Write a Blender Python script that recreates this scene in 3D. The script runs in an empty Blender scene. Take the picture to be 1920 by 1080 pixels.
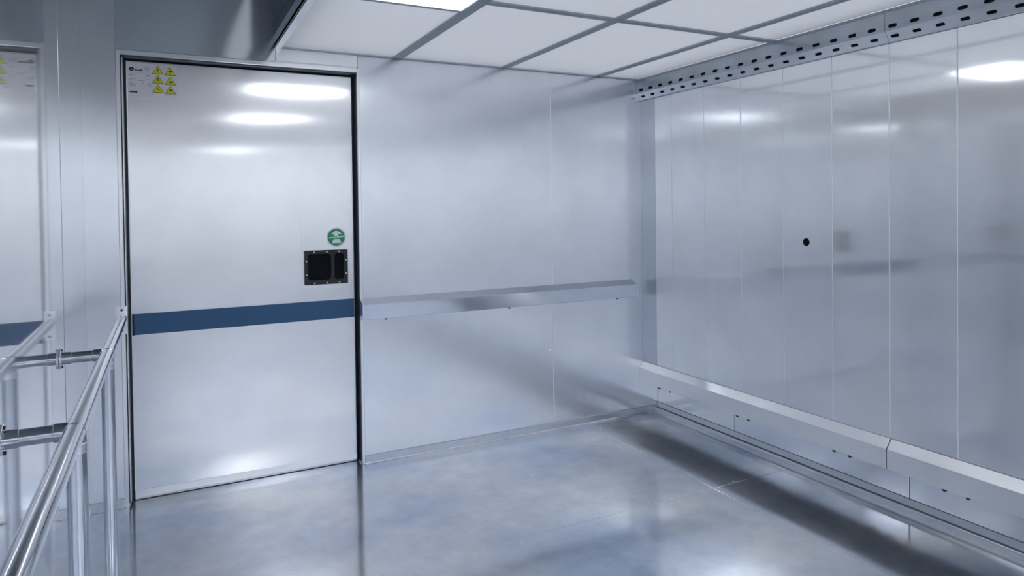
import bpy, bmesh, math, random
from mathutils import Vector, Matrix
random.seed(4)
C = bpy.context.scene.collection
PI = math.pi

# ------------------------------------------------------------------ materials
def new_mat(name):
    m = bpy.data.materials.new(name); m.use_nodes = True
    nt = m.node_tree; nt.nodes.clear()
    out = nt.nodes.new('ShaderNodeOutputMaterial')
    return m, nt, out

def plain(name, col, rough=.5, metal=0., spec=.5, noise=0.0, scale=30):
    m, nt, out = new_mat(name)
    b = nt.nodes.new('ShaderNodeBsdfPrincipled')
    b.inputs['Base Color'].default_value = (*col, 1)
    b.inputs['Roughness'].default_value = rough
    b.inputs['Metallic'].default_value = metal
    b.inputs['Specular IOR Level'].default_value = spec
    if noise:
        tc = nt.nodes.new('ShaderNodeTexCoord'); n = nt.nodes.new('ShaderNodeTexNoise')
        n.inputs['Scale'].default_value = scale
        mr = nt.nodes.new('ShaderNodeMapRange')
        mr.inputs['To Min'].default_value = 1 - noise; mr.inputs['To Max'].default_value = 1 + noise
        mx = nt.nodes.new('ShaderNodeVectorMath'); mx.operation = 'SCALE'
        mx.inputs[0].default_value = col
        nt.links.new(tc.outputs['Object'], n.inputs['Vector'])
        nt.links.new(n.outputs['Fac'], mr.inputs['Value'])
        nt.links.new(mr.outputs['Result'], mx.inputs['Scale'])
        nt.links.new(mx.outputs['Vector'], b.inputs['Base Color'])
    nt.links.new(b.outputs[0], out.inputs[0])
    return m

def steel(name, col=(.62, .66, .72), r1=.12, r2=.42, mixf=.5, wave=.004, wscale=(1, 1, 1),
          brush=(1, 1, 60), brush_amt=.05, aniso=0.0, patch=.05):
    """sheet steel: a tight and a wide glossy lobe, gentle buckling of the sheet and a brushed grain"""
    m, nt, out = new_mat(name); N = nt.nodes; L = nt.links
    tc = N.new('ShaderNodeTexCoord'); geo = N.new('ShaderNodeNewGeometry')
    off = N.new('ShaderNodeVectorMath'); off.operation = 'SCALE'
    off.inputs[0].default_value = (7.3, 5.1, 9.7)
    L.new(geo.outputs['Random Per Island'], off.inputs['Scale'])
    add = N.new('ShaderNodeVectorMath'); add.operation = 'ADD'
    L.new(tc.outputs['Object'], add.inputs[0]); L.new(off.outputs[0], add.inputs[1])
    # buckling
    mp = N.new('ShaderNodeMapping'); mp.inputs['Scale'].default_value = wscale
    L.new(add.outputs[0], mp.inputs['Vector'])
    n1 = N.new('ShaderNodeTexNoise'); n1.inputs['Scale'].default_value = 1.5; n1.inputs['Detail'].default_value = .5
    L.new(mp.outputs[0], n1.inputs['Vector'])
    bp = N.new('ShaderNodeBump'); bp.inputs['Strength'].default_value = 1; bp.inputs['Distance'].default_value = wave
    L.new(n1.outputs['Fac'], bp.inputs['Height'])
    # brushed grain in roughness
    mp2 = N.new('ShaderNodeMapping'); mp2.inputs['Scale'].default_value = brush
    L.new(add.outputs[0], mp2.inputs['Vector'])
    n2 = N.new('ShaderNodeTexNoise'); n2.inputs['Scale'].default_value = 8; n2.inputs['Detail'].default_value = 4
    L.new(mp2.outputs[0], n2.inputs['Vector'])
    n3 = N.new('ShaderNodeTexNoise'); n3.inputs['Scale'].default_value = 3.5; n3.inputs['Detail'].default_value = 6
    n3.inputs['Roughness'].default_value = .6
    L.new(add.outputs[0], n3.inputs['Vector'])
    shs = []
    for r in (r1, r2):
        b = N.new('ShaderNodeBsdfPrincipled'); b.inputs['Metallic'].default_value = 1
        ma = N.new('ShaderNodeMath'); ma.operation = 'MULTIPLY_ADD'
        L.new(n2.outputs['Fac'], ma.inputs[0]); ma.inputs[1].default_value = brush_amt; ma.inputs[2].default_value = r - brush_amt / 2
        L.new(ma.outputs[0], b.inputs['Roughness'])
        # faint mottling of the metal itself
        cr = N.new('ShaderNodeMapRange'); cr.inputs['From Min'].default_value = .3; cr.inputs['From Max'].default_value = .7
        cr.inputs['To Min'].default_value = 1 - patch; cr.inputs['To Max'].default_value = 1 + patch
        L.new(n3.outputs['Fac'], cr.inputs['Value'])
        vm = N.new('ShaderNodeVectorMath'); vm.operation = 'SCALE'; vm.inputs[0].default_value = col
        L.new(cr.outputs[0], vm.inputs['Scale']); L.new(vm.outputs[0], b.inputs['Base Color'])
        if wave: L.new(bp.outputs[0], b.inputs['Normal'])
        if aniso:
            b.inputs['Anisotropic'].default_value = aniso
            if not shs:
                tg = N.new('ShaderNodeTangent'); tg.direction_type = 'RADIAL'; tg.axis = 'Z'
            L.new(tg.outputs[0], b.inputs['Tangent'])
        shs.append(b)
    mx = N.new('ShaderNodeMixShader'); mx.inputs[0].default_value = mixf
    L.new(shs[0].outputs[0], mx.inputs[1]); L.new(shs[1].outputs[0], mx.inputs[2])
    L.new(mx.outputs[0], out.inputs[0])
    return m

M = {}
M['wall'] = steel('brushed_wall_steel', (.83, .86, .905), .19, .45, .38, .0028, (1, 1, .7), (60, 60, .5), .04, aniso=.75)
M['strip'] = steel('corner_strip_steel', (.64, .68, .74), .22, .45, .55, .0020, (1, 1, .7), (60, 60, .5), .04, aniso=.5)
M['header'] = steel('header_sheet_steel', (.66, .70, .76), .09, .35, .30, .0008, (1, 1, .7), (60, 60, .5), .03)
M['box'] = steel('folded_box_steel', (.60, .64, .70), .12, .40, .30, .0010, (1, 1, .7), (.5, 60, 60), .04)
M['low'] = steel('lower_panel_steel', (.80, .83, .87), .08, .32, .32, .0010, (1, 1, .7), (60, 60, .5), .03)
M['door'] = steel('door_steel', (.90, .912, .94), .125, .42, .50, .0035, (.8, 1, 1.5), (60, 60, .5), .04, aniso=.85)
M['side'] = steel('panel_steel', (.94, .955, .975), .085, .42, .58, .0020, (1, 1.3, .5), (60, 60, .5), .03, aniso=.7)
M['mirror'] = steel('polished_steel', (.90, .915, .94), .045, .30, .20, .0012, (1, 1, .5), (60, 60, .5), .02, aniso=.3)
M['trim'] = steel('trim_steel', (.90, .915, .94), .18, .42, .5, .0005)
M['rail'] = steel('shaded_galvanised_steel', (.50, .54, .59), .18, .45, .6, .0004, brush=(6, 6, 6), brush_amt=.12, patch=.16)  # darker copy: shade on the channel's vertical face put into the colour
M['flange'] = steel('lit_galvanised_steel', (.86, .88, .91), .18, .42, .6, .0006, brush=(6, 6, 6), brush_amt=.12, patch=.08)  # paler copy: light on the channel's sloped face put into the colour
M['guard'] = steel('guard_steel', (.92, .935, .955), .16, .45, .6, .0006, brush=(4, 4, 4), brush_amt=.1, patch=.05)
M['tube'] = steel('tube_steel', (.60, .635, .69), .08, .22, .25, 0, brush=(1, 1, 1), brush_amt=0, patch=0)
M['dark'] = plain('black_plastic', (.007, .010, .014), .4)
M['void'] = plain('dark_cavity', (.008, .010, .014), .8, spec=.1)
M['seal'] = plain('door_seal_rubber', (.055, .075, .10), .35)
M['blue'] = plain('blue_rubber', (.034, .115, .25), .5, noise=.05, scale=60)
def tile_mat():
    """white translucent ceiling panel: reflects and lets the light of the added lamp above through"""
    m, nt, out = new_mat('white_ceiling_tile'); N = nt.nodes; L = nt.links
    d = N.new('ShaderNodeBsdfDiffuse'); d.inputs[0].default_value = (.88, .885, .90, 1)
    t = N.new('ShaderNodeBsdfTranslucent'); t.inputs[0].default_value = (.88, .885, .90, 1)
    mx = N.new('ShaderNodeMixShader'); mx.inputs[0].default_value = .35
    L.new(d.outputs[0], mx.inputs[1]); L.new(t.outputs[0], mx.inputs[2]); L.new(mx.outputs[0], out.inputs[0]); return m
M['tile'] = tile_mat()
M['grid'] = plain('grey_grid_bar', (.42, .47, .53), .45, 0)
M['white'] = plain('white_sticker', (.90, .905, .92), .5)
M['green'] = plain('green_sticker', (.01, .33, .17), .45)
M['yellow'] = plain('yellow_sticker', (.88, .80, .01), .5)
M['ink'] = plain('black_ink', (.02, .02, .03), .6)
M['grey_ink'] = plain('grey_ink', (.36, .39, .44), .6)
M['border'] = plain('olive_ink', (.10, .11, .05), .6)
M['screw'] = plain('zinc_screw', (.55, .58, .62), .3, 1)
M['darkscrew'] = plain('dark_screw', (.05, .06, .08), .4, .6)
M['upper'] = steel('upper_ceiling_steel', (.11, .14, .18), .25, .5, .5, .001)
M['rear'] = plain('pale_rear_wall', (.86, .87, .88), .5)

def emis(name, col, st):
    m, nt, out = new_mat(name); e = nt.nodes.new('ShaderNodeEmission')
    e.inputs[0].default_value = (*col, 1); e.inputs[1].default_value = st
    nt.links.new(e.outputs[0], out.inputs[0]); return m
M['led'] = emis('led_diffuser', (.93, .96, 1.0), 8.0)
M['led_rear'] = emis('rear_led_diffuser', (.93, .96, 1.0), 9.0)
#M['bright'] = emis('lit_doorway', (.88, .94, 1.0), 2.2)

M['side_glow'] = emis('added_side_glow', (.90, .95, 1.0), .5)  # emission for the added panel on the upstand
def floor_mat():
    m, nt, out = new_mat('metal_floor'); N = nt.nodes; L = nt.links
    tc = N.new('ShaderNodeTexCoord')
    def noise(sc, det, vec=(1, 1, 1), ro=.55):
        mp = N.new('ShaderNodeMapping'); mp.inputs['Scale'].default_value = vec
        L.new(tc.outputs['Object'], mp.inputs['Vector'])
        n = N.new('ShaderNodeTexNoise'); n.inputs['Scale'].default_value = sc; n.inputs['Detail'].default_value = det
        n.inputs['Roughness'].default_value = ro
        L.new(mp.outputs[0], n.inputs['Vector']); return n
    a = noise(1.7, 6); c = noise(9, 8, ro=.7); d = noise(.8, 3)
    mr = N.new('ShaderNodeMapRange'); mr.inputs['From Min'].default_value = .33; mr.inputs['From Max'].default_value = .62
    L.new(a.outputs['Fac'], mr.inputs['Value'])
    mx = N.new('ShaderNodeMix'); mx.data_type = 'RGBA'
    mx.inputs[6].default_value = (.64, .73, .88, 1); mx.inputs[7].default_value = (.97, .975, .985, 1)
    L.new(mr.outputs[0], mx.inputs[0])
    sc = N.new('ShaderNodeMapRange'); sc.inputs['From Min'].default_value = .3; sc.inputs['From Max'].default_value = .7
    sc.inputs['To Min'].default_value = .90; sc.inputs['To Max'].default_value = 1.08
    L.new(c.outputs['Fac'], sc.inputs['Value'])
    vm = N.new('ShaderNodeVectorMath'); vm.operation = 'SCALE'
    L.new(mx.outputs[2], vm.inputs[0]); L.new(sc.outputs[0], vm.inputs['Scale'])
    bn = N.new('ShaderNodeBump'); bn.inputs['Strength'].default_value = 1; bn.inputs['Distance'].default_value = .0022
    L.new(d.outputs['Fac'], bn.inputs['Height'])
    sh = []
    for r, w in ((.10, .08), (.36, .12)):
        b = N.new('ShaderNodeBsdfPrincipled'); b.inputs['Metallic'].default_value = 1
        L.new(vm.outputs[0], b.inputs['Base Color'])
        ma = N.new('ShaderNodeMath'); ma.operation = 'MULTIPLY_ADD'
        L.new(c.outputs['Fac'], ma.inputs[0]); ma.inputs[1].default_value = w; ma.inputs[2].default_value = r - w / 2
        L.new(ma.outputs[0], b.inputs['Roughness']); L.new(bn.outputs[0], b.inputs['Normal'])
        sh.append(b)
    ms = N.new('ShaderNodeMixShader'); ms.inputs[0].default_value = .38
    L.new(sh[0].outputs[0], ms.inputs[1]); L.new(sh[1].outputs[0], ms.inputs[2])
    L.new(ms.outputs[0], out.inputs[0]); return m
M['floor'] = floor_mat()

# ------------------------------------------------------------------ helpers
def bx(bm, x0, x1, y0, y1, z0, z1, bev=0.0, seg=2):
    t = bmesh.new()
    bmesh.ops.create_cube(t, size=1)
    for v in t.verts:
        v.co = Vector(((x0 + x1) / 2 + v.co.x * (x1 - x0), (y0 + y1) / 2 + v.co.y * (y1 - y0), (z0 + z1) / 2 + v.co.z * (z1 - z0)))
    if bev:
        bmesh.ops.bevel(t, geom=list(t.edges), offset=bev, segments=seg, profile=.7, affect='EDGES')
    me = bpy.data.meshes.new('t'); t.to_mesh(me); t.free(); bm.from_mesh(me); bpy.data.meshes.remove(me)

def tube(bm, p0, p1, r, seg=32, bev=0.0):
    p0 = Vector(p0); p1 = Vector(p1); d = p1 - p0
    q = d.to_track_quat('Z', 'Y').to_matrix()
    rings = [(0, r)] if not bev else [(0, r - bev), (bev, r)]
    rings += [(d.length, r)] if not bev else [(d.length - bev, r), (d.length, r - bev)]
    prev = None; first = None
    for h, rr in rings:
        ring = [bm.verts.new(p0 + q @ Vector((rr * math.cos(2 * PI * i / seg), rr * math.sin(2 * PI * i / seg), h))) for i in range(seg)]
        if prev:
            for i in range(seg):
                f = bm.faces.new((prev[i], prev[(i + 1) % seg], ring[(i + 1) % seg], ring[i])); f.smooth = True
        else: first = ring
        prev = ring
    bm.faces.new(first[::-1]); bm.faces.new(prev)

def extrude_profile(bm, prof, y0, y1):
    """closed (x,z) profile swept along Y"""
    a = [bm.verts.new((x, y0, z)) for x, z in prof]; b = [bm.verts.new((x, y1, z)) for x, z in prof]
    n = len(prof)
    for i in range(n):
        bm.faces.new((a[i], a[(i + 1) % n], b[(i + 1) % n], b[i]))
    bm.faces.new(a[::-1]); bm.faces.new(b)

def poly(bm, pts, y, th=.0006):
    """flat shape in the XZ plane facing -Y, with a little thickness"""
    a = [bm.verts.new((x, y, z)) for x, z in pts]; b = [bm.verts.new((x, y + th, z)) for x, z in pts]
    n = len(pts)
    bm.faces.new(a); bm.faces.new(b[::-1])
    for i in range(n): bm.faces.new((a[i], b[i], b[(i + 1) % n], a[(i + 1) % n]))

def obj(name, bm, mat, parent=None, bevel=0):
    bmesh.ops.recalc_face_normals(bm, faces=bm.faces)
    for e in bm.edges:
        if len(e.link_faces) != 2 or e.calc_face_angle(0) > math.radians(35): e.smooth = False
    me = bpy.data.meshes.new(name); bm.to_mesh(me); bm.free()
    me.materials.append(mat)
    o = bpy.data.objects.new(name, me); C.objects.link(o)
    if parent: o.parent = parent
    if bevel:
        b = o.modifiers.new('bev', 'BEVEL'); b.width = bevel; b.segments = 2; b.limit_method = 'ANGLE'
    return o

def empty(name, loc=(0, 0, 0)):
    o = bpy.data.objects.new(name, None); C.objects.link(o); o.location = loc
    return o

def put(o, parent):
    """parent a mesh built in world coordinates to a thing whose empty is elsewhere"""
    o.parent = parent; o.matrix_parent_inverse = Matrix.Translation(-Vector(parent.location)); return o

def struct(o): o['kind'] = 'structure'; return o
def tag(o, label, cat, group=None):
    o['label'] = label; o['category'] = cat
    if group: o['group'] = group
    return o
def B(): return bmesh.new()
def part(name, bm, mat, parent, bevel=0): return put(obj(name, bm, mat, None, bevel), parent)

# ------------------------------------------------------------------ dimensions
YB = 3.57; XL = -.325; XR = 2.867; XU = 2.745; ZC = 2.16; YN = -3.6; ZU = 2.80
XE = .49     # left edge of the suspended ceiling

# ------------------------------------------------------------------ floor
bm = B()
xs = [XL - .1, 2.299, XR + .1]; ys = [YN, -2.6, .0, 2.4575, YB + .12]
for i in range(len(xs) - 1):
    for j in range(len(ys) - 1):
        bx(bm, xs[i] + .0007, xs[i + 1] - .0007, ys[j] + .0007, ys[j + 1] - .0007, -.02, 0, .0005, 1)
bx(bm, XL - .1, XR + .1, YN, YB + .12, -.05, -.0012)
floor = struct(obj('floor', bm, M['floor']))
riv = [(2.325, 3.45), (2.32, 3.43), (2.299, 3.01), (2.299, 2.475), (1.925, 2.47), (1.607, 2.468), (1.29, 2.465), (1.25, 2.42),
       (.973, 2.464), (.936, 2.42), (.977, 2.997), (1.611, 3.006), (2.33, 2.45), (1.621, 2.42), (2.44, 2.47), (1.83, 1.986), (.64, 2.46), (.33, 2.46)]
for x, y in riv:
    bm = B(); tube(bm, (x, y, -.004), (x, y, .0018), .0052, 12, .001)
    obj('rivet', bm, M['trim'], floor)

# ------------------------------------------------------------------ back wall (with the door opening)
OX0, OX1, OZ = -.178, .905, 2.066
bm = B()
bx(bm, XL - .1, OX0, YB, YB + .12, -.02, ZU)
bx(bm, OX0, OX1 + .006, YB, YB + .12, OZ, ZU)
bx(bm, OX1, 2.0750, YB, YB + .12, -.02, 2.4, .003, 2)
bx(bm, 2.0760, XR + .1, YB, YB + .12, -.02, 2.4, .003, 2)
wb = struct(obj('wall_back', bm, M['wall']))
bm = B(); bx(bm, XL - .1, XR + .2, YB + .30, YB + .32, -.02, ZU); obj('backing', bm, M['void'], wb)
bm = B(); bx(bm, 2.073, 2.078, YB + .002, YB + .1, 0, 2.3); obj('joint', bm, M['trim'], wb)
bm = B(); tube(bm, (2.0755, YB + .0008, .044), (2.0755, YB + .0008, ZC - .002), .0024, 12); obj('joint_strip', bm, M['trim'], wb)
bm = B(); tube(bm, (2.052, YB + .002, .482), (2.052, YB - .004, .482), .006, 16, .002); obj('rivet', bm, M['trim'], wb)
bm = B(); bx(bm, -.191, XE + .004, YB - .0012, YB + .01, OZ + .0205, ZU - .01, .0006, 1); obj('header_sheet', bm, M['header'], wb)
# lintel plate over the door, under the suspended ceiling
bm = B(); bx(bm, XE + .01, .909, YB - .004, YB + .002, 2.092, ZC - .004, .0015, 1); obj('lintel_plate', bm, M['trim'], wb)

def base_bead(name, x0, x1):
    bm = B()
    bx(bm, x0, x1, YB - .009, YB, .004, .042, .003, 2)
    return obj(name, bm, M['strip'])
bb = struct(base_bead('baseboard_back', .918, XR - .004))
bm = B(); tube(bm, (.912, YB - .011, .004), (XR, YB - .011, .004), .0045, 12); obj('bead', bm, M['trim'], bb)
bm = B(); tube(bm, (.909, YB - .011, .004), (.899, YB + .055, .004), .0045, 12); obj('bead', bm, M['trim'], bb)
bm = B(); tube(bm, (-.182, YB - .011, .004), (-.172, YB + .04, .004), .004, 12); obj('bead', bm, M['trim'], bb)
b2 = struct(base_bead('baseboard_corner', XL, -.192))
bm = B(); tube(bm, (XL, YB - .011, .004), (-.19, YB - .011, .004), .004, 12); obj('bead', bm, M['trim'], b2)

# ------------------------------------------------------------------ left wall (polished)
bm = B()
ysl = [YN, -1.0, .60, 1.75, 2.83, YB]
ysl = [YN, -1.3, .2, 2.832, YB]
for a, b in zip(ysl[:-1], ysl[1:]):
    bx(bm, XL - .08, XL, a + .0012, b - .0012, -.02, ZU, .001, 1)
wl = struct(obj('wall_left', bm, M['mirror']))
bm = B(); tube(bm, (XL - .0006, 2.832, .01), (XL - .0006, 2.832, ZU - .01), .0018, 12); obj('joint_strip', bm, M['strip'], wl)
bm = B(); bx(bm, XL - .001, XL + .006, YN, YB - .012, .0, .036, .002, 1)
struct(obj('baseboard_left', bm, M['mirror']))

# ------------------------------------------------------------------ right wall: proud upper panels, recessed lower part
seams = [YB, 3.426, 3.267, 2.987, 2.707, 2.427, 2.147, 1.867, 1.587, 1.307, 1.027, .747, .467, .187, -.093, -.373, -.653, -.933, -1.213,
         -1.493, -1.773, -2.053, -2.333, -2.613, -2.893, -3.173, YN]
bm = B()
for a, b in zip(seams[1:-1], seams[2:]):
    bx(bm, XU, XU + .05, b + .0004, a - .0004, .341, 2.0225, .0030, 2)
wr = struct(obj('wall_right', bm, M['side']))
bm = B(); bx(bm, XU + .0005, XU + .05, 3.4268, YB - .0004, .341, 2.0225, .002, 2); obj('corner_strip', bm, M['strip'], wr)
bm = B(); bx(bm, XU + .012, XR + .1, YN, YB, .345, 2.02); obj('panel_backing', bm, M['trim'], wr)
bm = B(); bx(bm, XU + .03, XR + .1, YN, YB, 2.02, 2.5); obj('upper_backing', bm, M['wall'], wr)
bm = B()
for a, b in ((YB, 2.896), (2.896, 1.864), (1.864, .83), (.83, -.2), (-.2, -1.6), (-1.6, YN)):
    bx(bm, XR, XR + .05, b + .0018, a - .0018, -.02, .35, .002, 1)
obj('recessed_panel', bm, M['low'], wr)
bm = B(); bx(bm, XR + .006, XR + .09, YN, YB, 0, .34); obj('panel_backing', bm, M['seal'], wr)
for y in seams[2:-1]:
    bm = B(); tube(bm, (XU + .0006, y + .0022, .343), (XU + .0006, y + .0022, 2.021), .0026, 12); obj('joint_strip', bm, M['flange'], wr)
# skirting with a rounded toe
prof = [(XR, .060), (XR - .004, .058), (XR - .010, .030)]
for k in range(9):
    a = PI / 2 * k / 8
    prof.append((XR - .010 - .016 * math.sin(a) , .030 * 1.0 - .016 * (1 - math.cos(a)) - .0))
prof += [(XR - .026, .0), (XR, .0)]
bm = B(); extrude_profile(bm, prof, YN, YB - .002)
struct(obj('baseboard_right', bm, M['strip']))

# low guard rail sections along the right wall
gp = [(XU, .340), (XU - .030, .300), (XU - .030, .216), (XR - .001, .216), (XR - .001, .332), (XU + .02, .340)]
def guard(y0, y1, label, scr):
    g = empty('wall_guard', (XU - .03, (y0 + y1) / 2, .216))
    bm = B(); extrude_profile(bm, gp, y0, y1); part('guard_body', bm, M['guard'], g, .0012)
    bm = B(); bx(bm, XU - .024, XR - .002, y0 + .001, y1 - .001, .2145, .218); part('underside_shade', bm, M['void'], g)  # near-black plate: shade under the guard painted in, darkens its floor reflection
    for y in scr:
        bm = B(); tube(bm, (XU - .017, y, .2145), (XU - .017, y, .204), .008, 16, .002)
        part('screw', bm, M['darkscrew'], g)
    tag(g, label, 'wall guard'); return g
guard(1.8675, YB - .001, 'farther section of low sloped-top steel guard rail, running from the joint into the corner', (3.38, 3.28, 2.73, 2.65, 2.13, 2.05))
guard(YN, 1.8635, 'nearer section of low sloped-top steel guard rail, cut off by the right picture edge', (1.63, 1.54, .75, .66, -.2, -.29))

# ------------------------------------------------------------------ perforated channel under the ceiling
def slot_strip(bm, *a, **k):
    slot_strip_raw(bm, *a, **k); bmesh.ops.remove_doubles(bm, verts=bm.verts, dist=1e-5)
def slot_strip_raw(bm, org, v, width, centres, vc, y0, y1, sl=.038, sh=.0155):
    """strip from y0 to y1 (y0>y1); v = unit vector across, vc = height of the slot row across the strip"""
    org = Vector(org); v = Vector(v).normalized(); n = 24
    def P(y, t): return Vector((org.x, y, org.z)) + v * t
    bounds = [y0] + [(a + b) / 2 for a, b in zip(centres[:-1], centres[1:])] + [y1]
    nrm = Vector((v.z, 0, -v.x))
    if nrm.x < 0: nrm = -nrm
    for c, ya, yb in zip(centres, bounds[:-1], bounds[1:]):
        inner = []; outer = []; back = []
        r = sh / 2; h = sl / 2 - r
        for k in range(n):
            a = 2 * PI * (k + .5) / n
            cy, cz = math.cos(a), math.sin(a)
            iy = c + (h if cy > 0 else -h) + r * cy; iz = vc + r * cz
            inner.append(bm.verts.new(P(iy, iz))); back.append(bm.verts.new(P(iy, iz) + nrm * .003))
        corners = [(ya, width), (yb, width), (yb, 0), (ya, 0)]   # ya > yb
        for k in range(n):
            a = 2 * PI * (k + .5) / n
            cy, cz = math.cos(a), math.sin(a)
            # shoot from the slot centre on to the rectangle, using a square parameterisation
            s = 1 / max(abs(cy), abs(cz)); u, w = cy * s, cz * s
            yy = c + (u * (ya - c) if u > 0 else -u * (yb - c)); zz = vc + (w * (width - vc) if w > 0 else w * vc)
            outer.append(bm.verts.new(P(yy, zz)))
        for k in range(n):
            j = (k + 1) % n
            bm.faces.new((inner[k], inner[j], outer[j], outer[k]))
            bm.faces.new((inner[j], inner[k], back[k], back[j]))
        # corner fillers
        for k in range(n):
            j = (k + 1) % n
            a, b = outer[k].co, outer[j].co
            for cy_, cz_ in corners:
                q = P(cy_, cz_)
                da = a - q; db = b - q
                if abs(a.y - b.y) > 1e-6 and abs((a - b).dot(v)) > 1e-6:
                    if (abs(da.y) < 1e-6 or abs(da.dot(v)) < 1e-6) and (abs(db.y) < 1e-6 or abs(db.dot(v)) < 1e-6):
                        if da.length < max(abs(ya - yb), width) and db.length < max(abs(ya - yb), width) and not (abs(da.y) < 1e-6 and abs(db.y) < 1e-6) \
                           and ((abs(da.y) < 1e-6) != (abs(db.y) < 1e-6)):
                            bm.faces.new((outer[k], bm.verts.new(q), outer[j]))

XF = XU - .032; ZF = 2.068; ZL = 2.024
allc = [3.519 - .0938 * k for k in range(64)]
def channel(y0, y1, label):
    cs = [c for c in allc if y1 + .02 < c < y0 - .02]
    ch = empty('perforated_channel', (XF, (y0 + y1) / 2, ZF))
    bm = B(); slot_strip(bm, (XF, 0, ZF), (0, 0, 1), ZC - ZF, cs, .0185, y0, y1); part('upper_flange', bm, M['rail'], ch)
    v = Vector((XU - XF, 0, ZL - ZF)); w = v.length
    bm = B(); slot_strip(bm, (XF, 0, ZF), v, w, cs, w * .50, y0, y1, .036, .0145); part('sloped_flange', bm, M['flange'], ch)
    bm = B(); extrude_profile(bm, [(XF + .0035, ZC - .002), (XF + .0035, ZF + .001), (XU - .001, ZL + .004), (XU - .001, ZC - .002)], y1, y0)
    part('slot_shade', bm, M['void'], ch)  # near-black fill stands in for the shade behind the slots
    bm = B(); bx(bm, XU - .003, XU - .0002, y1, y0, ZL - .001, ZL + .003); part('lip', bm, M['rail'], ch)
    bm = B(); bx(bm, XF - .003, XF + .001, y1, y0, ZC - .012, ZC - .001); part('top_lip', bm, M['grid'], ch)
    tag(ch, label, 'perforated channel')
channel(YB - .001, 1.8655, 'farther length of slotted galvanised channel under the ceiling, ending in the back corner')
channel(1.8640, YN + .02, 'nearer length of slotted galvanised channel under the ceiling, leaving the picture at top right')

# black round port
pt = empty('cable_port', (XU, 2.291, 1.164))
bm = B()
tube(bm, (XU + .0005, 2.291, 1.164), (XU - .0015, 2.291, 1.164), .0225, 32, .0008); part('rim', bm, M['trim'], pt)
bm = B(); tube(bm, (XU - .0010, 2.291, 1.164), (XU - .0024, 2.291, 1.164), .0185, 32); part('opening', bm, M['void'], pt)
tag(pt, 'small black round port in the right steel wall panels', 'port')

# ------------------------------------------------------------------ suspended ceiling
ceil = struct(empty('ceiling', (1.6, 0, ZC)))
colx = [(.527, 1.099), (1.149, 1.745), (1.785, 2.398), (2.438, XF - .002)]
rows = [(3.548, 2.478), (2.438, 1.35), (1.31, .24), (.20, -.86), (-.90, -1.95), (-1.99, -3.05), (-3.09, YN)]
col1 = [(3.548, 2.62), (2.23, 1.19), (.83, -.20), (-.24, -1.2), (-1.24, -2.4), (-2.8, YN)]
lights = [(.813, 2.60, 2.25), (.813, 1.17, .85), (.813, -2.42, -2.78)]
# bars
bm = B()
for x0, x1 in ((1.099, 1.149), (1.745, 1.785), (2.398, 2.438)):
    bx(bm, x0, x1, YN, YB - .004, ZC - .006, ZC + .012)
for a, b in rows[:-1]:
    bx(bm, 1.149, XF, b - .04, b, ZC - .0055, ZC + .011)
for a, b in ((2.60, 2.62), (2.23, 2.25), (1.17, 1.19), (.83, .85), (-.24, -.20), (-1.24, -1.2), (-2.42, -2.40), (-2.80, -2.78)):
    bx(bm, .527, 1.099, a, b, ZC - .0055, ZC + .011)
bx(bm, .50, XF, YB - .016, YB, ZC - .006, ZC + .012)
part('grid_frame', bm, M['grid'], ceil)
bm = B(); bx(bm, XE, .527, YN, YB - .002, ZC - .008, ZC + .01, .001, 1); bx(bm, XE, XE + .006, YN, YB - .002, ZC - .008, ZC + .05)
part('edge_trim', bm, M['trim'], ceil)
bm = B(); bx(bm, XE + .002, XE + .02, YN, YB - .002, ZC + .04, ZU); part('upstand', bm, M['upper'], ceil)
for x0, x1 in colx[1:]:
    for a, b in rows:
        bm = B(); bx(bm, x0 - .003, x1 + .003, b - .003, a + .003, ZC + .001, ZC + .004); part('ceiling_tile', bm, M['tile'], ceil)
for a, b in col1:
    bm = B(); bx(bm, .524, 1.102, b - .003, a + .003, ZC + .001, ZC + .004); part('ceiling_tile', bm, M['tile'], ceil)
bm = B(); bx(bm, XE - .004, XE + .004, .75, 2.6, 2.36, 2.74, .001, 1); part('added_glow_panel', bm, M['side_glow'], ceil)  # added glowing surface, makes the bright patch mirrored in the header sheet
bm = B(); bx(bm, XL - .1, XE + .01, YN, YB + .1, ZU, ZU + .05); part('raised_ceiling', bm, M['upper'], ceil)
bm = B(); bx(bm, XE, XR + .2, YN, YB + .1, ZC + .10, ZC + .12); part('slab', bm, M['upper'], ceil)
al = bpy.data.lights.new('added_ceiling_fill', 'AREA'); al.shape = 'RECTANGLE'; al.size = XF - XE - .06; al.size_y = YB - YN - .05  # added unseen area light, brightens the ceiling tiles from above
al.energy = 100; al.color = (.95, .965, 1.0)
ao = bpy.data.objects.new('added_ceiling_fill', al); C.objects.link(ao); ao.location = ((XF + XE) / 2 + .02, (YB + YN) / 2, ZC + .095)
wl2 = bpy.data.lights.new('added_rear_fill', 'AREA'); wl2.shape = 'RECTANGLE'; wl2.size = 3.0; wl2.size_y = .25; wl2.energy = 25; wl2.color = (.94, .96, 1.0)  # added area light without a fixture, brightens the rear wall
wo = bpy.data.objects.new('added_rear_fill', wl2); C.objects.link(wo); wo.location = (1.25, -2.2, 2.10); wo.rotation_euler = (math.radians(-68), 0, 0)
llab = ['bright white ceiling light panel at the top picture edge, nearest the door', 'white ceiling light panel reflected as the second bright streak down the door',
        'white ceiling light panel reflected as the lowest, faintest streak on the door']
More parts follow.
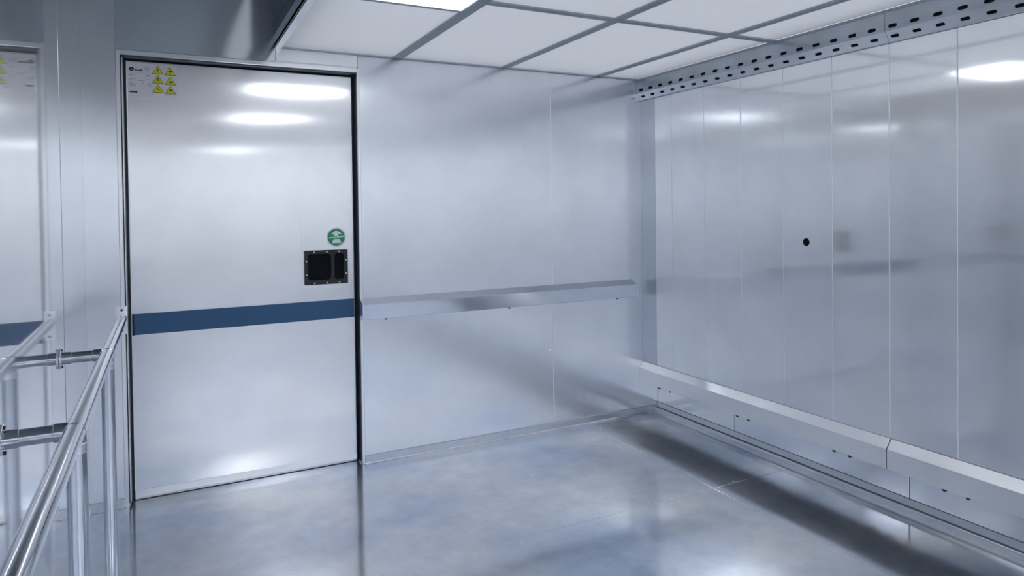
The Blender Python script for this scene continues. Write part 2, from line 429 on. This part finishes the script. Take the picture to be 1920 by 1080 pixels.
for (xc, a, b), lb in zip(lights, llab):
    l = empty('ceiling_light', (xc, (a + b) / 2, ZC))
    bm = B(); bx(bm, xc - .278, xc + .278, b + .008, a - .008, ZC - .004, ZC + .004); part('diffuser', bm, M['led' if b > 0 else 'led_rear'], l)
    bm = B()
    bx(bm, xc - .286, xc - .277, b, a, ZC - .006, ZC + .01); bx(bm, xc + .277, xc + .286, b, a, ZC - .006, ZC + .01)
    bx(bm, xc - .277, xc + .277, a - .009, a, ZC - .006, ZC + .01); bx(bm, xc - .277, xc + .277, b, b + .009, ZC - .006, ZC + .01)
    part('light_frame', bm, M['trim'], l)
    tag(l, lb, 'ceiling light', 'light panels in the suspended ceiling')

# ------------------------------------------------------------------ rear of the room (behind the camera)
bm = B(); bx(bm, XL - .1, XR + .2, YN - .1, YN, -.02, ZU)
struct(obj('wall_rear', bm, M['rear']))

# ------------------------------------------------------------------ door
YD = 3.63
door = struct(empty('door_1', (.36, YD, 0)))
# frame: folded edge round the opening
bm = B()
yo = YB - .007
bx(bm, OX0 - .014, OX0 + .004, yo, YB + .003, 0, OZ + .020, .002, 1)
bx(bm, OX1 - .003, OX1 + .012, yo, YB + .003, 0, OZ + .020, .002, 1)
bx(bm, OX0 + .004, OX1 - .003, yo, YB + .003, OZ - .003, OZ + .020, .002, 1)
part('frame', bm, M['trim'], door)
bm = B(); tube(bm, (OX1 - .001, yo + .001, .01), (OX1 - .001, yo + .001, OZ), .0022, 12); part('frame_lip', bm, M['trim'], door)
# dark reveal and rubber seal
bm = B()
bx(bm, OX1 - .002, OX1 + .006, YB + .003, YB + .118, 0, OZ - .002)
bx(bm, OX0 - .006, OX0 + .003, YB + .003, YB + .118, 0, OZ - .002)
bx(bm, OX0, OX1, YB + .003, YB + .118, OZ - .008, OZ - .001)
bx(bm, OX0, OX1, YB + .10, YB + .118, 0, OZ - .002)
part('seal', bm, M['seal'], door)
bm = B(); bx(bm, OX0 + .006, OX0 + .013, YB + .006, YB + .09, 0.02, OZ - .01, .002, 1); part('seal_strip', bm, M['wall'], door)
LX0, LX1, LZ0, LZ1 = -.152, .887, .003, 2.050
bm = B(); bx(bm, LX0, LX1, YD, YD + .035, LZ0 + .042, LZ1, .0025, 2); leaf = part('door_leaf', bm, M['door'], door)
prof = [(YD - .001, LZ0 + .043), (YD - .0045, LZ0 + .012), (YD + .004, LZ0), (YD + .03, LZ0), (YD + .03, LZ0 + .043)]
bm = B()
a = [bm.verts.new((LX0, y, z)) for y, z in prof]; b = [bm.verts.new((LX1, y, z)) for y, z in prof]
for i in range(5): bm.faces.new((a[i], a[(i + 1) % 5], b[(i + 1) % 5], b[i]))
bm.faces.new(a); bm.faces.new(b[::-1])
part('bottom_rail', bm, M['trim'], door)
for xe in (LX0 + .0005, LX1 - .0005):
    bm = B(); tube(bm, (xe, YD + .001, LZ0 + .045), (xe, YD + .001, LZ1 - .001), .0028, 12); part('edge_strip', bm, M['trim'], door)
bm = B(); bx(bm, -.143, .884, YD - .012, YD + .001, .776, .872, .002, 1); bs = part('bumper_strip', bm, M['blue'], door); bs['label'] = 'dark blue bumper strip'
bm = B(); bx(bm, -.149, -.141, YD - .012, YD + .001, .774, .874, .002, 1); part('end_cap', bm, M['dark'], door)
# cover plate around the pull
def rrect(x0, x1, z0, z1, r, n=6):
    pts = []
    for cx, cz, a0 in ((x1 - r, z1 - r, 0), (x0 + r, z1 - r, PI / 2), (x0 + r, z0 + r, PI), (x1 - r, z0 + r, 3 * PI / 2)):
        for k in range(n + 1):
            a = a0 + PI / 2 * k / n; pts.append((cx + r * math.cos(a), cz + r * math.sin(a)))
    return pts
bm = B(); poly(bm, rrect(.616, .874, .935, 1.322, .03), YD - .0012, .0022); part('cover_plate', bm, M['door'], door)
# recessed pull
def ring_plate(bm, outer, inners, y0, y1):
    """plate with rounded-rectangle openings: built from a triangulated outline"""
    me = None
    from mathutils.geometry import tessellate_polygon
    loops = [[Vector((x, z, 0)) for x, z in outer]] + [[Vector((x, z, 0)) for x, z in i[::-1]] for i in inners]
    tris = tessellate_polygon(loops)
    flat = [p for l in loops for p in l]
    A = [bm.verts.new((p.x, y0, p.y)) for p in flat]; Bv = [bm.verts.new((p.x, y1, p.y)) for p in flat]
    for t in tris:
        try: bm.faces.new([A[i] for i in t])
        except ValueError: pass
        try: bm.faces.new([Bv[i] for i in t][::-1])
        except ValueError: pass
    s = 0
    for l in loops:
        n = len(l)
        for i in range(n):
            j = (i + 1) % n
            bm.faces.new((A[s + i], A[s + j], Bv[s + j], Bv[s + i]))
        s += n
o1 = rrect(.649, .763, .984, 1.118, .014); o2 = rrect(.784, .833, .984, 1.118, .014)
bm = B(); ring_plate(bm, rrect(.631, .853, .959, 1.137, .003, 2), [o1, o2], YD - .013, YD - .001)
pull = part('pull_plate', bm, M['dark'], door)
bm = B()
for x0, x1 in ((.649, .763), (.784, .833)): bx(bm, x0 - .002, x1 + .002, YD - .004, YD - .001, .982, 1.120)
obj('recess', bm, M['void'], pull)
bm = B(); bx(bm, .765, .782, YD - .020, YD - .012, 1.0, 1.10, .004, 2); h = obj('grip', bm, M['dark'])
h.parent = pull
for x, z in ((.680, 1.128), (.744, 1.128), (.808, 1.128), (.680, .967), (.744, .967), (.808, .967), (.640, 1.083), (.640, 1.012), (.843, 1.083), (.843, 1.012)):
    bm = B(); tube(bm, (x, YD - .0125, z), (x, YD - .0155, z), .0045, 14, .001)
    s = obj('screw', bm, M['screw']); s.parent = pull

# ------------------------------------------------------------------ stickers
def sub(name, bm, mat, par): return put(obj(name, bm, mat), par)
# round green sign
cx, cz, yS = .797, 1.203, YD - .0018
g = empty('round_sign', (cx, yS, cz))
circ = lambda r, n=48: [(cx + r * math.cos(2 * PI * k / n), cz + r * math.sin(2 * PI * k / n)) for k in range(n)]
bm = B(); poly(bm, circ(.0515), yS); sub('white_disc', bm, M['white'], g)
bm = B(); poly(bm, circ(.0445), yS - .0004); sub('green_disc', bm, M['green'], g)
bm = B(); y2 = yS - .0008
poly(bm, [(cx + u, cz + w) for u, w in ((0, .036), (.029, .018), (.029, .0155), (.011, .017), (.011, .007), (-.010, .007), (-.010, .0155), (-.027, .0145), (-.027, .0165))], y2)
poly(bm, [(cx + u, cz + w) for u, w in ((-.014, -.010), (.018, -.010), (.026, -.029), (.024, -.031), (-.021, -.031), (-.022, -.027))], y2)
sub('arrow', bm, M['white'], g)
bm = B(); random.seed(3)
u = -.037
while u < .040:
    w = random.uniform(.0022, .0042); hh = random.uniform(.0055, .0085); t = .004 * u / .04
    if not (-.006 < u < -.001) and not (.004 < u < .007):
        poly(bm, [(cx + u, cz - hh / 2 + t), (cx + u + w, cz - hh / 2 + t), (cx + u + w, cz + hh / 2 + t), (cx + u, cz + hh / 2 + t)], y2)
    u += w + .0012
sub('lettering', bm, M['white'], g)
tag(g, 'round green sticker with a white up arrow above the black pull on the door', 'sign')
# white data label
dl = empty('data_label', (-.10, YD - .0008, 1.966))
bm = B(); poly(bm, [(-.1505, 2.045), (-.047, 2.041), (-.047, 1.884), (-.1505, 1.888)], YD - .0010); sub('sheet', bm, M['white'], dl)
yk = YD - .0016
bm = B()
n = 20
poly(bm, [(-.1315 + .0105 * math.cos(2 * PI * k / n), 2.013 + .0088 * math.sin(2 * PI * k / n)) for k in range(n)], yk)
sub('logo', bm, M['ink'], dl); bm = B()
random.seed(9)
u = -.119
for w, hh in ((.004, .010), (.004, .006), (.004, .006), (.003, .006), (.006, .007), (.007, .008)):
    poly(bm, [(u, 2.005), (u + w, 2.005), (u + w, 2.005 + hh), (u, 2.005 + hh)], yk); u += w + .001
sub('bold_text', bm, M['ink'], dl); bm = B()
u = -.1405
for w in (.0045, .005, .0035, .005, .005, .005):
    poly(bm, [(u, 1.9035), (u + w, 1.9035), (u + w, 1.911), (u, 1.911)], yk); u += w + .0007
sub('bold_text', bm, M['ink'], dl)
bm = B(); poly(bm, [(-.1345, 2.0095), (-.1285, 2.0095), (-.1315, 2.0165)], yk - .0004); sub('logo_mark', bm, M['white'], dl)
bm = B()
def bars(x0, x1, z, step=.0, hgt=.0022):
    u = x0
    while u < x1:
        w = random.uniform(.002, .006); w = min(w, x1 - u)
        poly(bm, [(u, z), (u + w, z), (u + w, z + hgt), (u, z + hgt)], yk); u += w + .0012
bars(-.143, -.050, 1.9965, hgt=.0008)
for z, a, b in ((1.988, -.1425, -.112), (1.983, -.1425, -.128), (1.978, -.1425, -.126), (1.967, -.1425, -.115), (1.962, -.1425, -.130),
                (1.948, -.1425, -.128), (1.943, -.1425, -.124), (1.938, -.1425, -.112), (1.933, -.1425, -.120),
                (1.986, -.072, -.055), (1.981, -.072, -.058), (1.966, -.070, -.053), (1.948, -.064, -.052), (1.943, -.062, -.052), (1.938, -.064, -.052), (1.933, -.060, -.052),
                (1.959, -.104, -.080), (1.948, -.088, -.080), (2.022, -.082, -.054), (2.017, -.080, -.056), (2.012, -.076, -.056), (2.007, -.078, -.058)):
    bars(a, b, z)
sub('small_print', bm, M['grey_ink'], dl)
tag(dl, 'white printed data label with black round logo in the top left corner of the door', 'label')
# warning triangles
wl_ = empty('warning_label', (.006, YD - .0008, 1.97))
bm = B(); poly(bm, [(-.0465, 2.041), (.059, 2.041), (.059, 1.897), (-.0465, 1.897)], YD - .0013); sub('sheet', bm, M['white'], wl_)
YF = .0218
def tri(cx, cz, s): return [(cx - s, cz - s * .80), (cx + s, cz - s * .80), (cx, cz + s * .86)]
cen = [(-.0225, 2.016), (.0295, 2.013), (-.0225, 1.972), (.0295, 1.968), (-.0225, 1.928), (.0295, 1.925)]
syms = [[[(0, .010), (.004, .010), (.001, .002), (.005, .002), (-.003, -.011), (-.001, -.002), (-.004, -.002)]],
        [[(-.006, -.004), (.008, -.001), (.008, .004), (0, .006), (-.005, .002)], [(-.001, -.009), (.003, -.009), (.003, -.004), (-.001, -.004)]],
        [[(-.003, .001), (.003, .001), (.004, .006), (0, .009), (-.004, .006)], [(-.007, -.006), (.007, -.006), (.006, -.003), (-.006, -.003)]],
        [[(-.007, -.007), (.010, -.009), (.010, -.003), (.003, 0), (-.006, -.001)]],
        [[(-.008, .004), (-.002, .002), (.006, -.003), (.007, -.006), (-.002, -.004), (-.008, .001)]],
        [[(-.006, 0), (-.003, .005), (.003, .005), (.006, 0), (.003, -.005), (-.003, -.005)]]]
for (cx_, cz_), sy in zip(cen, syms):
    bm = B(); poly(bm, tri(cx_, cz_, .0245), YD - .0017); t = sub('triangle', bm, M['border'], wl_)
    bm = B(); poly(bm, tri(cx_, cz_ - .0004, .0212), YD - .0021)
    f = obj('yellow_field', bm, M['yellow']); f.parent = t
    bm = B()
    for s_ in sy: poly(bm, [(cx_ + a * .9, cz_ - .002 + b * .9) for a, b in s_], YD - .0025)
    f = obj('symbol', bm, M['ink']); f.parent = t
tag(wl_, 'white sticker with six yellow warning triangles at the top of the door', 'label')

# ------------------------------------------------------------------ boxed bumper rail on the back wall
SX0, SX1, SYF = .905, 2.665, 3.515
br = empty('bumper_rail', (1.785, YB, .76))
prof = [(YB - .001, .878), (SYF, .850), (SYF + .007, .770), (YB - .001, .770)]
bm = B()
a = [bm.verts.new((SX0, y, z)) for y, z in prof]; b = [bm.verts.new((SX1, y, z)) for y, z in prof]
for i in range(4): bm.faces.new((a[i], a[(i + 1) % 4], b[(i + 1) % 4], b[i]))
bm.faces.new(b[::-1]); bm.faces.new(a)
part('rail_body', bm, M['box'], br, .0018)
bm = B()
prof2 = [(YB - .001, .8795), (SYF - .002, .8515), (SYF - .002, .769), (YB - .001, .769)]
for xa, xb in ((SX0 - .003, SX0 + .001), (SX1 - .001, SX1 + .003)):
    bm = B()
    a = [bm.verts.new((xa, y, z)) for y, z in prof2]; b = [bm.verts.new((xb, y, z)) for y, z in prof2]
    for i in range(4): bm.faces.new((a[i], a[(i + 1) % 4], b[(i + 1) % 4], b[i]))
    bm.faces.new(b[::-1]); bm.faces.new(a)
    part('end_plate', bm, M['trim'], br, .001)
for x in (1.03, 1.76, 2.52):
    bm = B(); tube(bm, (x, SYF + .012, .7705), (x, SYF + .012, .762), .006, 14, .0015); part('screw', bm, M['darkscrew'], br)
tag(br, 'boxed steel bumper rail with a sloped top on the back wall right of the door', 'bumper rail')

# ------------------------------------------------------------------ handrail
HX, HZ, HR = -.188, .868, .0208
hr = empty('handrail', (HX, YB, HZ))
bm = B(); tube(bm, (HX, YB - .004, HZ), (HX, -.9, HZ), HR, 48); part('rail_tube', bm, M['tube'], hr)
bm = B(); bx(bm, HX - .028, HX + .022, YB - .006, YB, HZ - .075, HZ + .055, .003, 2); part('wall_plate', bm, M['trim'], hr)
for z in (HZ + .036, HZ - .058):
    bm = B(); tube(bm, (HX, YB - .005, z), (HX, YB - .009, z), .0055, 14, .001); part('screw', bm, M['darkscrew'], hr)
for y in (2.705, 1.795, .80, -.2):
    bm = B(); tube(bm, (HX, y, 0.001), (HX, y, HZ - .012), HR * 1.02, 40); p = part('post', bm, M['tube'], hr)
    bm = B(); tube(bm, (HX, y, HZ - .055), (HX, y, HZ - .030), HR * 1.06, 40, .002)
    s = obj('collar', bm, M['trim']); s.parent = p
    bm = B(); tube(bm, (HX, y - .03, HZ), (HX, y + .03, HZ), HR * 1.05, 48, .001); part('sleeve', bm, M['tube'], hr)
    zz = HZ - .004
    bm = B(); tube(bm, (XL + .002, y, zz), (HX, y, zz), .0185, 40); a = part('support_arm', bm, M['tube'], hr)
    for nm, x0, x1, r, mt in (('socket', XL + .002, XL + .034, .0208, 'tube'), ('socket', HX - .042, HX - .01, .0208, 'tube'), ('flange', XL + .0005, XL + .006, .034, 'trim')):
        bm = B(); tube(bm, (x0, y, zz), (x1, y, zz), r, 40, .0012)
        s = obj(nm, bm, M[mt]); s.parent = a
    for k in (-1, 1):
        bm = B(); tube(bm, (XL + .006, y - .004, zz + k * .0275), (XL + .010, y - .004, zz + k * .0275), .0045, 12, .001)
        s = obj('screw', bm, M['darkscrew']); s.parent = a
tag(hr, 'tubular stainless steel handrail on posts along the polished left wall', 'handrail')

# ------------------------------------------------------------------ world, camera, view
w = bpy.data.worlds.new('world'); bpy.context.scene.world = w; w.use_nodes = True
w.node_tree.nodes['Background'].inputs[0].default_value = (.02, .024, .03, 1); w.node_tree.nodes['Background'].inputs[1].default_value = 1

cam = bpy.data.cameras.new('camera'); co = bpy.data.objects.new('camera', cam); C.objects.link(co)
yaw, pitch, roll, fpx, cy = .46844, .01653, .01239, 1281.233, 409.43
f = Vector((math.sin(yaw) * math.cos(pitch), math.cos(yaw) * math.cos(pitch), -math.sin(pitch)))
r0 = Vector((math.cos(yaw), -math.sin(yaw), 0)); d0 = f.cross(r0)
r = math.cos(roll) * r0 + math.sin(roll) * d0; d = -math.sin(roll) * r0 + math.cos(roll) * d0
m = Matrix.Identity(4)
for i in range(3): m[i][0] = r[i]; m[i][1] = -d[i]; m[i][2] = -f[i]; m[i][3] = (0, 0, 1.35)[i]
co.matrix_world = m
cam.sensor_width = 36; cam.sensor_fit = 'HORIZONTAL'; cam.lens = fpx / 1920 * 36
cam.shift_y = -(540 - cy) / 1920; cam.clip_start = .02
sc = bpy.context.scene; sc.camera = co
sc.view_settings.view_transform = 'Standard'; sc.view_settings.look = 'None'; sc.view_settings.gamma = 1
sc.view_settings.use_curve_mapping = False; sc.view_settings.exposure = 0.2
sc.cycles.max_bounces = 14; sc.cycles.glossy_bounces = 12; sc.cycles.diffuse_bounces = 6
